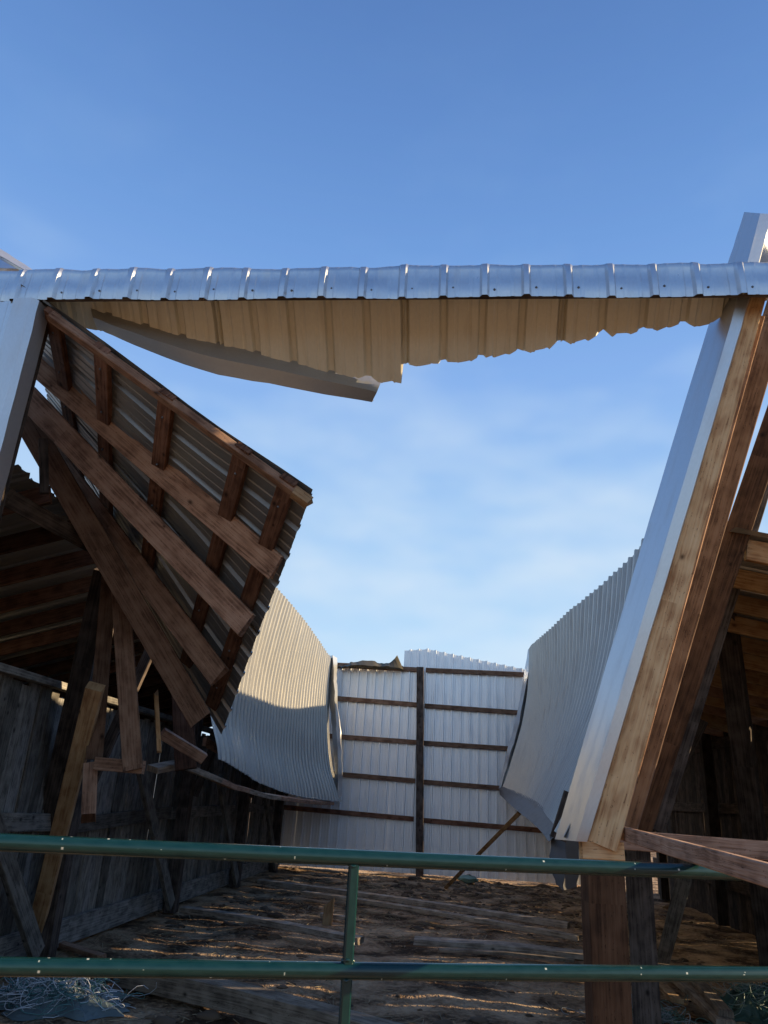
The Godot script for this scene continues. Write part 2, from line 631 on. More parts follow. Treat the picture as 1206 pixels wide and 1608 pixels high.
func earth() -> StandardMaterial3D:
	var n := 1536
	var img := Image.create(n, n, false, Image.FORMAT_RGB8)
	var bump := Image.create(n, n, false, Image.FORMAT_RGB8)
	var a := noise(101, 0.011, 5)
	var b := noise(103, 0.12, 3)
	var c := noise(107, 0.45, 2)
	var dk := srgb(0.050, 0.030, 0.017)
	var md := srgb(0.260, 0.172, 0.104)
	var lt := srgb(0.430, 0.310, 0.200)
	for y in n:
		for x in n:
			var v := clampf(0.5 + a.get_noise_2d(x, y) * 1.15 + b.get_noise_2d(x, y) * 0.35 + c.get_noise_2d(x, y) * 0.22, 0.0, 1.0)
			img.set_pixel(x, y, md.lerp(lt, (v - 0.5) * 2.0) if v > 0.5 else dk.lerp(md, v * 2.0))
			var hh := clampf(0.5 + b.get_noise_2d(x, y) * 0.4 + c.get_noise_2d(x, y) * 0.3, 0.0, 1.0)
			bump.set_pixel(x, y, Color(hh, hh, hh))
	var r := RandomNumberGenerator.new()
	r.seed = 8
	for i in 9000:                                   # straw trodden into the earth
		var px := r.randf() * n
		var py := r.randf() * n
		var an := r.randf() * TAU
		var l := r.randi_range(4, 13)
		var col := lt.lerp(srgb(0.33, 0.25, 0.14), r.randf())
		for k in l:
			var qx := int(px + cos(an) * k) % n
			var qy := int(py + sin(an) * k) % n
			if qx >= 0 and qy >= 0:
				img.set_pixel(qx, qy, col)
				bump.set_pixel(qx, qy, Color(0.85, 0.85, 0.85))
	img.generate_mipmaps()
	bump.bump_map_to_normal_map(3.0)
	bump.generate_mipmaps()
	var m := StandardMaterial3D.new()
	m.albedo_texture = ImageTexture.create_from_image(img)
	m.normal_enabled = true
	m.normal_texture = ImageTexture.create_from_image(bump)
	m.roughness = 0.85
	m.metallic_specular = 0.25
	m.uv1_scale = Vector3(0.08, 0.08, 1.0)
	m.uv1_offset = Vector3(0.5, 0.32, 0.0)
	return m

# ------------------------------------------------------------------ the folded front gable
func flap_depth(x: float) -> float:
	var l := FLAP_LEFT if x < -0.355 else FLAP_RIGHT
	var d: float = l[0].y
	for i in l.size() - 1:
		if x >= l[i].x: d = lerpf(l[i].y, l[i + 1].y, clampf((x - l[i].x) / (l[i + 1].x - l[i].x), 0.0, 1.0))
	return d


func gable_point(x: float, t: float) -> Vector3:
	var foot := 4.055 + 0.006 * sin(x * 5.0)
	var top := 4.285 + 0.012 * wob.get_noise_1d(x * 3.0)
	if t < 0.3:
		return Vector3(x, lerpf(foot, top - 0.02, t / 0.3), FRONT_Z + 0.004 * sin(t * 20.0))
	if t < 0.4:
		var a := (t - 0.3) / 0.1 * PI * 0.5
		return Vector3(x, top - 0.02 + sin(a) * 0.02, FRONT_Z - (1.0 - cos(a)) * 0.02)
	var f := (t - 0.4) / 0.6
	var rag := wob.get_noise_1d(x * 16.0) * 0.018 + wob.get_noise_1d(x * 45.0 + 9.0) * 0.010
	var ph := absf(fposmod((x + 0.33) / 0.2325 + 0.5, 1.0) - 0.5)      # sheets tore at the screws beside the ribs
	var notch := 0.035 * smoothstep(0.16, 0.08, ph) * (0.4 + 0.6 * absf(wob.get_noise_1d(floor((x + 0.33) / 0.2325 + 0.5) * 7.3)) * 2.0)
	var depth := maxf(flap_depth(x) + (rag - notch), 0.05)
	var droop := 0.70 + 0.05 * wob.get_noise_1d(x * 1.1)         # the flap hangs back and down from the fold
	var curl := 0.02 * sin(f * PI) + 0.012 * wob.get_noise_2d(x * 2.0, f * 2.0) * f
	return Vector3(x, top - sin(droop) * depth * f + curl * cos(droop), FRONT_Z - 0.02 - cos(droop) * depth * f - curl * sin(droop))

func gable() -> void:
	var t := thing("folded_gable", Vector3(-0.35, 4.05, FRONT_Z), "ribbed metal gable siding folded back over the open barn front", "siding")
	var edges := [-3.4, -2.655, -1.493, -0.33, 0.60, 1.53, 2.45]
	rib_fade = Vector2(0.36, 0.14)
	for i in edges.size() - 1:
		var lap := 0.0022 * (i % 2)
		var f := func(s: float, tt: float) -> Vector3: return gable_point(s, tt) + Vector3(0, lap, lap)
		var sh := sheet(t, "siding_sheet", f, edges[i] - 0.0, edges[i + 1] + 0.028, 22, 0.2325, M.steel, M.beige_back, 1.0, 0.024, 0.009, 0.0035, -0.33)
		var k := ceili((edges[i] + 0.33) / 0.2325)
		while -0.33 + k * 0.2325 < edges[i + 1] - 0.01:
			var x := -0.33 + k * 0.2325 + 0.055
			if x > -2.8 and x < 1.9:
				put(sh, "screw", screw_mesh(), Vector3(x, 4.115 + 0.008 * sin(k * 2.3), FRONT_Z + 0.006))
			k += 1
	rib_fade = Vector2(-1.0, 0.1)
	beam(t, "girt", Vector3(-3.4, 4.145, FRONT_Z - 0.032), Vector3(2.45, 4.145, FRONT_Z - 0.032), 0.13, 0.038, Vector3.BACK, M.dark[0])
	flashing(t, "rake_trim", RAKE_TRIM, M.weathered, M.weathered, 1.0, 0.010)

var screw_cache: Mesh
func screw_mesh() -> Mesh:
	if screw_cache == null:
		var s := CylinderMesh.new()
		s.top_radius = 0.005
		s.bottom_radius = 0.0085
		s.height = 0.007
		s.radial_segments = 8
		s.rings = 1
		var st := SurfaceTool.new()
		st.begin(Mesh.PRIMITIVE_TRIANGLES)
		st.append_from(s, 0, Transform3D(Basis(Vector3.RIGHT, PI / 2), Vector3.ZERO))
		screw_cache = st.commit()
		screw_cache.surface_set_material(0, M.screw)
	return screw_cache

func front_walls() -> void:
	var t := thing("front_wall", Vector3(-2.46, 0, FRONT_Z), "ribbed metal front wall with corner trim left of the opening", "wall")
	for i in 4:
		var a := -2.54 - 0.93 * (i + 1)
		var f := func(s: float, tt: float) -> Vector3: return Vector3(s, lerpf(0.05, 4.05, tt), FRONT_Z + 0.002 * (i % 2))
		sheet(t, "siding_sheet", f, a, a + 0.95, 14, 0.2325, M.steel, M.weathered, 1.0, 0.019, 0.006, 0.0035, -2.6)
	# folded corner trim
	var l := []
	for p in [Vector3(-2.64, 0, 0.030), Vector3(-2.525, 0, 0.034), Vector3(-2.495, 0, 0.006), Vector3(-2.485, 0, -0.10)]:
		var line := []
		for y in [4.05, 3.4, 2.7, 2.0, 1.2, 0.05]:
			line.append(Vector3(p.x + 0.01 * (4.05 - y) / 4.0, y, FRONT_Z + p.z + 0.006 * sin(y * 3.1)))
		l.append(line)
	flashing(t, "corner_trim", l, M.trim, M.weathered, -1.0, 0.008)
	beam(t, "corner_post", Vector3(-2.6, 0, FRONT_Z - 0.14), Vector3(-2.6, 4.05, FRONT_Z - 0.14), 0.14, 0.14, Vector3.BACK, M.dark[1])
	var r := thing("corner_post", Vector3(2.15, 0, FRONT_Z), "dark square post at the right end of the folded gable", "post")
	beam(r, "shaft", Vector3(2.15, 0, FRONT_Z - 0.2), Vector3(2.15, 4.05, FRONT_Z - 0.2), 0.14, 0.14, Vector3.BACK, M.dark[2])

# ------------------------------------------------------------------ back wall
func back_top(x: float) -> float:
	if x < -1.07: return 4.06
	if x < -0.55: return lerpf(4.50, 4.55, (x + 1.07) / 0.52)
	return lerpf(4.55, 4.18, (x + 0.55) / 2.15)

func back_wall() -> void:
	var t := thing("back_wall", Vector3(-0.6, 0, BACK_Z), "tall ribbed metal back wall with wooden rails and centre post", "wall")
	var a := -4.03
	for i in 7:
		var f := func(s: float, tt: float) -> Vector3: return Vector3(s + 0.018 * (1.0 - tt) * (i - 3), lerpf(0.03, back_top(s) - 0.02 * absf(sin(s * 17.0)), tt), BACK_Z + 0.003 * (i % 2))
		sheet(t, "siding_sheet", f, a + 0.9355 * i, a + 0.9355 * (i + 1) + 0.02, 8, 0.187, M.bright, M.steel, 1.0, 0.045, 0.003, 0.003, 0.0)
	var post := beam(t, "centre_post", Vector3(-0.56, 0, BACK_Z + 0.15), Vector3(-0.70, 4.10, BACK_Z + 0.15), 0.15, 0.15, Vector3.BACK, M.dark[2])
	for g in [[4.06, 4.07], [3.38, 3.24], [2.57, 2.51], [1.83, 1.71], [1.09, 0.98]]:
		var lm: Material = M.red[0] if g[0] < 1.5 else pick([M.brown[3], M.brown[1]])
		beam(t, "rail", Vector3(-3.9, g[0] + 0.04, BACK_Z + 0.055), Vector3(-0.72, lerpf(g[0], g[1], 0.45), BACK_Z + 0.055), 0.095, 0.05, Vector3.BACK, lm, 0.01)
		beam(t, "rail", Vector3(-0.58, lerpf(g[0], g[1], 0.55), BACK_Z + 0.058), Vector3(2.5, g[1] - 0.02, BACK_Z + 0.058), 0.095, 0.05, Vector3.BACK, lm if g[0] < 1.5 else M.brown[3], 0.01)
	# crumpled remnant of the roof left on the plate
	var c := thing("crumpled_sheet", Vector3(-1.9, 4.1, BACK_Z), "crumpled brown scrap of roofing lying on top of the back wall", "scrap metal")
	flashing(c, "scrap_sheet", SCRAP, M.scrap, M.scrap, 1.0, 0.06, 4)
	beam(c, "board", Vector3(-2.6, 4.13, BACK_Z + 0.06), Vector3(-1.1, 4.12, BACK_Z + 0.06), 0.05, 0.03, Vector3.UP, M.red[1], 0.0, 0.04)

# ------------------------------------------------------------------ hanging roof halves
func right_roof() -> void:
	var t := thing("collapsed_roof", Vector3(1.2, 0.0, -9.5), "ribbed metal roof half hanging steeply along the right side", "roof", "fallen halves of the middle roof")
	var z := -3.72
	var i := 0
	while z > -16.1:
		var z1 := maxf(z - 0.916, -16.15)
		var lap := 0.0024 * (i % 2)
		var f := func(s: float, tt: float) -> Vector3:
			var u := along(RIGHT_UP, -s)
			var l := along(RIGHT_LOW, -s)
			return u.lerp(l, tt) + Vector3(0.16 * sin(tt * PI) - lap + 0.012 * wob.get_noise_2d(s * 0.3, tt * 2.0), 0, 0) + Vector3(0, 0.008 * wob.get_noise_1d(s * 9.0) * (1.0 - tt), 0)
		sheet(t, "roof_sheet", f, -z, -z1 + 0.03, 20, 0.229, M.weathered, M.steel, 1.0, 0.028, 0.004, 0.003, 0.0)
		z = z1
		i += 1
	for k in 4:
		var tt := 0.12 + 0.25 * k
		var zz := -4.2
		while zz > -15.5:
			var za := zz
			var zb := maxf(zz - 1.5, -16.0)
			var pa: Vector3 = along(RIGHT_UP, za).lerp(along(RIGHT_LOW, za), tt) + Vector3(0.16 * sin(tt * PI) + 0.13, 0, 0)
			var pb: Vector3 = along(RIGHT_UP, zb).lerp(along(RIGHT_LOW, zb), tt) + Vector3(0.16 * sin(tt * PI) + 0.13, 0, 0)
			beam(t, "purlin", pa, pb, 0.089, 0.038, Vector3(1, 0.35, 0), pick(M.brown))
			zz -= 1.5
	flashing(t, "ridge_cap", RIGHT_CAP, M.cap, M.cap, -1.0, 0.012)
	flashing(t, "end_trim", RIGHT_END, M.trim, M.trim, 1.0, 0.03)
	flashing(t, "torn_flashing", RIGHT_TORN, M.cap, M.cap, 1.0, 0.03)

func left_roof() -> void:
	var t := thing("collapsed_roof", Vector3(-2.5, 0.0, -12), "ribbed metal roof half hanging along the left side, upper part sunlit", "roof", "fallen halves of the middle roof")
	var z := -7.6
	var i := 0
	while z > -16.0:
		var z1 := maxf(z - 0.916, -16.05)
		var lap := 0.0024 * (i % 2)
		var f := func(s: float, tt: float) -> Vector3:
			var u := along(LEFT_UP, -s)
			var l := along(LEFT_LOW, -s)
			return u.lerp(l, tt) + Vector3(-0.12 * sin(tt * PI) + 0.10 * smoothstep(0.75, 1.0, tt) + lap + 0.012 * wob.get_noise_2d(s * 0.3 + 50.0, tt * 2.0), 0.012 * wob.get_noise_1d(s * 9.0), 0)
		sheet(t, "roof_sheet", f, -z, -z1 + 0.03, 20, 0.229, M.weathered, M.steel, -1.0, 0.028, 0.004, 0.003, 0.0)
		z = z1
		i += 1
	for k in 4:
		var tt := 0.1 + 0.27 * k
		var zz := -7.9
		while zz > -15.0:
			var zb := maxf(zz - 1.35, -15.9)
			var off := Vector3(-0.12 * sin(tt * PI) - 0.12, 0, 0)
			beam(t, "purlin", along(LEFT_UP, zz).lerp(along(LEFT_LOW, zz), tt) + off, along(LEFT_UP, zb).lerp(along(LEFT_LOW, zb), tt) + off, 0.089, 0.038, Vector3(1, 0, 0), pick(M.brown))
			zz -= 1.35
	flashing(t, "end_trim", LEFT_END, M.trim, M.trim, 1.0, 0.035)
	for k in LEDGER.size() - 1:
		beam(t, "ledger_board", LEDGER[k], LEDGER[k + 1], 0.13, 0.055, Vector3(0.2, 1, 0), pick([M.brown[0], M.litter[0], M.brown[2]]), -0.015, 0.02)

# ------------------------------------------------------------------ torn roof panel, upper left
func panel_point(u: float, v: float) -> Vector3:            # u along the ribs, v across them
	var p: Vector3 = PA.lerp(PB, u).lerp(PD.lerp(PC, u), v)
	return p

func left_panel() -> void:
	var t := thing("torn_roof_panel", Vector3(-1.6, 3.0, -4.5), "torn roof panel of metal sheets, purlins and rafters hanging at the left", "roof panel")
	var out := (PB - PA).cross(PD - PA).normalized()          # the weather side
	var across := PA.distance_to(PD) * 0.5 + PB.distance_to(PC) * 0.5
	var n := 2
	for i in n:
		var f := func(s: float, tt: float) -> Vector3:
			var v := s / across
			return panel_point(tt * 1.16 - 0.16, v) + out * (0.012 * sin(tt * 7.0 + s * 3.0) + 0.0022 * i)
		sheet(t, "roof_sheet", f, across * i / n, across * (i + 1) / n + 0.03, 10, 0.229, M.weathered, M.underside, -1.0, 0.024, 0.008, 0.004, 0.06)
	for u in [0.0, 0.2, 0.46, 0.755, 0.925]:
		var a := panel_point(u, 0.0) - out * 0.034
		var b := panel_point(u, 0.93) - out * 0.034
		var pl := beam(t, "purlin", a, b, 0.105, 0.042, out, pick([M.red[0], M.red[1], M.red[2]]), 0.01, 0.02)
		for k in 5:
			var q := a.lerp(b, 0.08 + 0.2 * k) - out * 0.022
			put(pl, "nail_head", screw_mesh(), q)
	beam(t, "edge_rafter", panel_point(0.0, 0.012) - out * 0.045, panel_point(1.0, 0.012) - out * 0.045, 0.06, 0.05, out, M.brown[1], 0.0, 0.03)
	beam(t, "edge_stub", panel_point(0.96, 0.012) - out * 0.05, panel_point(1.012, 0.012) - out * 0.05, 0.066, 0.06, out, M.tan[3], 0.0, 0.03)
	var kk := 0
	for r in RAFTERS:
		beam(t, "rafter", r[0], r[1], r[2], 0.045, r[3], [M.brown[0], M.brown[2], M.brown[1], M.brown[3]][kk], 0.012, 0.035, 0.15)
		# joint where two lengths were nailed end to end
		var d: Vector3 = (r[1] - r[0])
		beam(t, "splice_block", r[0] + d * (0.44 + 0.05 * kk) , r[0] + d * (0.44 + 0.05 * kk + 0.012), r[2] + 0.006, 0.05, r[3], M.dark[0])
		kk += 1

# ------------------------------------------------------------------ low side roofs
func aisles() -> void:
	for side in [-1, 1]:
		var x0 := -2.98 if side < 0 else 1.78
		var x1 := -5.8 if side < 0 else 4.12
		var y0 := 3.38 if side < 0 else 3.12
		var y1 := 2.55 if side < 0 else 2.66
		var zn := -4.0 if side < 0 else -4.6
		var t := thing("side_roof", Vector3(x0, 0, -10), "dark low side roof on rafters over the left aisle" if side < 0 else "low side roof on closely set brown rafters over the right aisle", "roof", "low roofs along both sides")
		var z := zn
		var i := 0
		while z > -16.2:
			var z1 := maxf(z - 0.916, -16.4)
			var f := func(s: float, tt: float) -> Vector3:
				var tear := 0.05 * wob.get_noise_1d(s * 9.0) * (1.0 - tt)
				return Vector3(lerpf(x0 + tear, x1, tt), lerpf(y0, y1, tt) + 0.0025 * (i % 2), -s)
			sheet(t, "roof_sheet", f, -z, -z1 + 0.03, 4, 0.229, M.weathered, M.weathered, 1.0 if side > 0 else -1.0, 0.02, 0.004, 0.003, 0.0)
			z = z1
			i += 1
		var zz := zn - 0.1
		while zz > -16.3:
			var ln := 0.97 if side > 0 else rng.randf_range(0.98, 1.03)
			var a := Vector3(lerpf(x1, x0, ln), lerpf(y1, y0, ln) - 0.10, zz)
			beam(t, "rafter", a, Vector3(x1, y1 - 0.10, zz), 0.14, 0.04, Vector3.BACK, pick(M.red) if side < 0 else pick([M.tan[3], M.tan[1], M.brown[2]]), 0.0, 0.0)  # right rafters tan: the warm bounce light is put into their colour
			zz -= 0.62 if side < 0 else 0.55
		# wall plate carrying the outer ends
		beam(t, "wall_plate", Vector3(x1 + 0.06 * side * -1.0, y1 - 0.22, zn), Vector3(x1 + 0.06 * side * -1.0, y1 - 0.22, -16.35), 0.09, 0.14, Vector3.UP, M.dark[1])
	# left outer wall, closing the dark aisle
	var o := thing("outer_wall", Vector3(-5.85, 0, -10), "dark metal outer wall behind the left stalls", "wall")
	for k in 14:
		var f := func(s: float, tt: float) -> Vector3: return Vector3(-5.85 - 0.002 * (k % 2), lerpf(0.02, 2.56, tt), -s)
		sheet(o, "siding_sheet", f, 3.6 + 0.92 * k, 3.6 + 0.92 * (k + 1) + 0.02, 2, 0.229, M.weathered, M.weathered, 1.0, 0.019, 0.003, 0.003, 0.0)

# ------------------------------------------------------------------ plank walls
func stall_walls() -> void:
	var t := thing("stall_wall", Vector3(-3.4, 0, -10), "weathered grey plank wall of the left stalls with rails and posts", "wall")
	var z := -3.75
	while z > -16.3:
		var w := rng.randf_range(0.125, 0.175)
		var lean := rng.randf_range(-0.02, 0.02)
		var top := 2.12 + rng.randf_range(-0.05, 0.02)
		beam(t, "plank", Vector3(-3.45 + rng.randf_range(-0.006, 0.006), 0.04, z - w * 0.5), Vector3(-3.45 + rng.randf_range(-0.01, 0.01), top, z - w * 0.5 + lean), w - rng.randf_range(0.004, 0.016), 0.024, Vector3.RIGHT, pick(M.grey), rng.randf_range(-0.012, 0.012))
		z -= w
	for seg in [[-3.75, -6.75], [-6.8, -9.6], [-9.62, -12.5], [-12.52, -16.3]]:
		beam(t, "top_rail", Vector3(-3.40, 2.16, seg[0]), Vector3(-3.40, 2.16, seg[1]), 0.10, 0.06, Vector3.UP, pick(M.grey))
		beam(t, "middle_rail", Vector3(-3.41, 1.05 + rng.randf_range(-0.05, 0.12), seg[0]), Vector3(-3.41, 1.05 + rng.randf_range(-0.02, 0.12), seg[1]), 0.14, 0.04, Vector3.RIGHT, pick(M.grey))
		beam(t, "base_board", Vector3(-3.40, 0.14, seg[0]), Vector3(-3.40, 0.14, seg[1]), 0.22, 0.045, Vector3.RIGHT, M.grey[2], 0.01)
	for pz in [-6.75, -9.75, -12.6, -15.3]:
		beam(t, "post", Vector3(-3.28, 0, pz), Vector3(-3.28, 2.9, pz + 0.05), 0.14, 0.14, Vector3.RIGHT, M.dark[2])
		beam(t, "brace", Vector3(-3.18, 0.12, pz + 0.32), Vector3(-3.22, 1.55, pz + 1.75), 0.15, 0.05, Vector3.RIGHT, pick([M.grey[1], M.dark[2]]))
		beam(t, "knee_brace", Vector3(-3.22, 1.3, pz - 0.1), Vector3(-2.75, 2.95, pz - 0.1), 0.10, 0.05, Vector3.BACK, M.dark[0])
	# right outer wall: boards with daylight between them
	var r := thing("plank_wall", Vector3(4.0, 0, -10), "dark plank wall at the right with daylight showing between boards", "wall")
	z = -3.75
	while z > -16.3:
		var w := rng.randf_range(0.16, 0.235)
		var gap := rng.randf_range(0.002, 0.007) if rng.randf() < 0.82 else rng.randf_range(0.012, 0.034)
		if z < -9.5: gap = minf(gap, 0.0025) if rng.randf() < 0.9 else gap
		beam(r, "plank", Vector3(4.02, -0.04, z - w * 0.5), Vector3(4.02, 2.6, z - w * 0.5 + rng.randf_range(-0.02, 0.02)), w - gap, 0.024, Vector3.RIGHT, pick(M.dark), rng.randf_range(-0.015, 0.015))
		z -= w
	for y in [0.5, 1.5, 2.4]:
		beam(r, "rail", Vector3(3.97, y, -3.75), Vector3(3.97, y + 0.05, -16.3), 0.14, 0.045, Vector3.RIGHT, M.dark[0])
	for pz in [-6.2, -9.2, -12.2, -15.2]:
		beam(r, "post", Vector3(3.85, 0, pz), Vector3(3.85, 2.7, pz), 0.14, 0.14, Vector3.RIGHT, M.dark[3])

# ------------------------------------------------------------------ loose timber
func loose(n: String, a: Array, mat: Material, label: String, cat: String, group := "", bow := 0.0, ragged := 0.0) -> MeshInstance3D:
	var o := beam(self, n, a[0], a[1], a[2], a[3], a[4], mat, bow, ragged)
	mark(o, label, cat, group)
	return o

const FLAP_LEFT := [Vector2(-2.636, 0.255), Vector2(-2.446, 0.335), Vector2(-2.225, 0.376), Vector2(-1.963, 0.425), Vector2(-1.560, 0.491), Vector2(-1.198, 0.552), Vector2(-0.800, 0.654), Vector2(-0.478, 0.694), Vector2(-0.310, 0.702)]
const FLAP_RIGHT := [Vector2(-0.317, 0.595), Vector2(0.074, 0.558), Vector2(0.417, 0.498), Vector2(0.785, 0.420), Vector2(1.074, 0.375), Vector2(1.428, 0.339), Vector2(1.655, 0.230), Vector2(1.924, 0.196)]
const RAKE_TRIM := [[Vector3(-2.321, 4.193, -3.724), Vector3(-2.145, 4.156, -3.766), Vector3(-1.648, 4.071, -3.865), Vector3(-1.167, 3.997, -3.951), Vector3(-0.484, 3.879, -4.088)], [Vector3(-2.245, 4.059, -3.674), Vector3(-2.087, 4.016, -3.716), Vector3(-1.593, 3.891, -3.815), Vector3(-1.097, 3.825, -3.901), Vector3(-0.505, 3.760, -4.038)], [Vector3(-2.247, 4.031, -3.744), Vector3(-2.099, 3.981, -3.786), Vector3(-1.592, 3.819, -3.885), Vector3(-1.064, 3.755, -3.971), Vector3(-0.542, 3.729, -4.108)], [Vector3(-2.274, 4.088, -3.804), Vector3(-2.123, 4.036, -3.846), Vector3(-1.607, 3.870, -3.945), Vector3(-1.070, 3.805, -4.031), Vector3(-0.538, 3.777, -4.168)]]
const RIGHT_UP := [Vector3(1.557, 4.184, -3.700), Vector3(1.728, 4.254, -4.400), Vector3(1.953, 4.458, -5.200), Vector3(1.985, 4.341, -5.900), Vector3(1.743, 3.752, -6.600), Vector3(1.702, 3.792, -8.000), Vector3(1.600, 3.929, -10.000), Vector3(1.465, 4.102, -13.000), Vector3(1.632, 4.540, -16.200)]
const RIGHT_LOW := [Vector3(0.521, 1.281, -3.700), Vector3(0.702, 1.287, -5.200), Vector3(0.975, 1.378, -8.500), Vector3(1.054, 1.545, -12.000), Vector3(1.030, 1.719, -16.200)]
const RIGHT_CAP := [[Vector3(0.690, 1.292, -5.000), Vector3(0.937, 1.382, -7.800), Vector3(1.055, 1.568, -11.600), Vector3(0.999, 1.763, -16.100)], [Vector3(0.668, 1.278, -4.950), Vector3(0.901, 1.347, -7.700), Vector3(1.001, 1.504, -11.400), Vector3(0.980, 1.689, -16.000)], [Vector3(0.592, 1.213, -4.900), Vector3(0.793, 1.244, -7.600), Vector3(0.868, 1.396, -11.300), Vector3(0.986, 1.593, -15.900)]]
const RIGHT_END := [[Vector3(1.585, 4.514, -16.000), Vector3(1.341, 3.182, -15.950), Vector3(1.140, 2.480, -15.900), Vector3(0.961, 1.710, -15.900)], [Vector3(1.663, 4.501, -15.850), Vector3(1.406, 3.169, -15.800), Vector3(1.205, 2.437, -15.750), Vector3(0.999, 1.732, -15.700)], [Vector3(1.787, 4.630, -16.000), Vector3(1.527, 3.196, -16.000), Vector3(1.334, 2.432, -15.950), Vector3(1.128, 1.767, -15.950)]]
const RIGHT_TORN := [[Vector3(0.605, 1.252, -5.000), Vector3(0.611, 1.132, -4.950), Vector3(0.623, 0.990, -4.900)], [Vector3(0.679, 1.277, -4.900), Vector3(0.679, 1.128, -4.800), Vector3(0.639, 0.977, -4.700)], [Vector3(0.779, 1.246, -4.950), Vector3(0.759, 1.127, -4.900), Vector3(0.739, 0.984, -4.900)]]
const LEFT_UP := [Vector3(-2.222, 3.757, -7.400), Vector3(-2.430, 4.019, -10.000), Vector3(-2.555, 4.169, -12.600), Vector3(-2.616, 4.151, -16.200)]
const LEFT_LOW := [Vector3(-2.387, 1.682, -7.400), Vector3(-2.561, 1.492, -10.200), Vector3(-2.578, 1.356, -13.000), Vector3(-2.294, 1.285, -16.200)]
const LEFT_END := [[Vector3(-2.674, 4.210, -16.000), Vector3(-2.562, 3.265, -15.950), Vector3(-2.448, 2.619, -15.900), Vector3(-2.359, 1.997, -15.900), Vector3(-2.313, 1.320, -15.950)], [Vector3(-2.560, 4.191, -15.800), Vector3(-2.423, 3.246, -15.750), Vector3(-2.366, 2.682, -15.850), Vector3(-2.252, 1.993, -15.700), Vector3(-2.225, 1.300, -15.800)], [Vector3(-2.484, 4.185, -16.050), Vector3(-2.415, 3.284, -16.050), Vector3(-2.290, 2.635, -16.000), Vector3(-2.216, 2.009, -16.000), Vector3(-2.177, 1.400, -16.050)]]
const LEFT_NEAR := [[Vector3(-2.389, 1.975, -7.350), Vector3(-2.279, 1.743, -7.350), Vector3(-2.347, 1.641, -7.350)], [Vector3(-2.424, 1.966, -7.150), Vector3(-2.332, 1.763, -7.150), Vector3(-2.371, 1.613, -7.150)]]
const LEDGER := [Vector3(-2.629, 1.530, -6.800), Vector3(-2.498, 1.593, -7.100), Vector3(-2.400, 1.489, -8.000), Vector3(-2.401, 1.408, -9.200), Vector3(-2.405, 1.334, -11.000), Vector3(-2.321, 1.260, -15.600)]
const SCRAP := [[Vector3(-2.520, 4.006, -16.300), Vector3(-2.281, 3.999, -16.200), Vector3(-2.079, 4.015, -16.250), Vector3(-1.725, 4.008, -16.200), Vector3(-1.522, 4.025, -16.250), Vector3(-1.312, 4.016, -16.230), Vector3(-1.053, 4.011, -16.300)], [Vector3(-2.499, 4.012, -16.250), Vector3(-2.263, 4.016, -16.050), Vector3(-2.105, 4.044, -16.100), Vector3(-1.726, 4.037, -16.050), Vector3(-1.528, 4.049, -16.150), Vector3(-1.314, 4.054, -16.050), Vector3(-1.051, 4.030, -16.250)], [Vector3(-2.502, 4.043, -16.350), Vector3(-2.308, 4.106, -16.350), Vector3(-2.172, 4.167, -16.350), Vector3(-1.765, 4.212, -16.350), Vector3(-1.550, 4.137, -16.350), Vector3(-1.344, 4.201, -16.350), Vector3(-1.211, 4.345, -16.350)]]
const PA := Vector3(-2.395, 4.012, -3.536)
const PB := Vector3(-0.819, 3.016, -3.868)
const PC := Vector3(-1.845, 1.815, -6.110)
const PD := Vector3(-3.095, 3.703, -5.468)
const RAFTERS := [[Vector3(-2.882, 4.051, -4.200), Vector3(-1.106, 2.700, -4.350), 0.165, Vector3(-0.147, -0.298, 0.943)], [Vector3(-3.010, 3.892, -4.350), Vector3(-1.352, 2.413, -4.750), 0.165, Vector3(0.017, -0.243, 0.970)], [Vector3(-3.332, 3.975, -4.950), Vector3(-1.636, 2.139, -5.200), 0.160, Vector3(0.053, -0.086, 0.995)], [Vector3(-3.108, 3.832, -4.500), Vector3(-1.832, 1.873, -5.500), 0.170, Vector3(0.317, -0.260, 0.912)]]
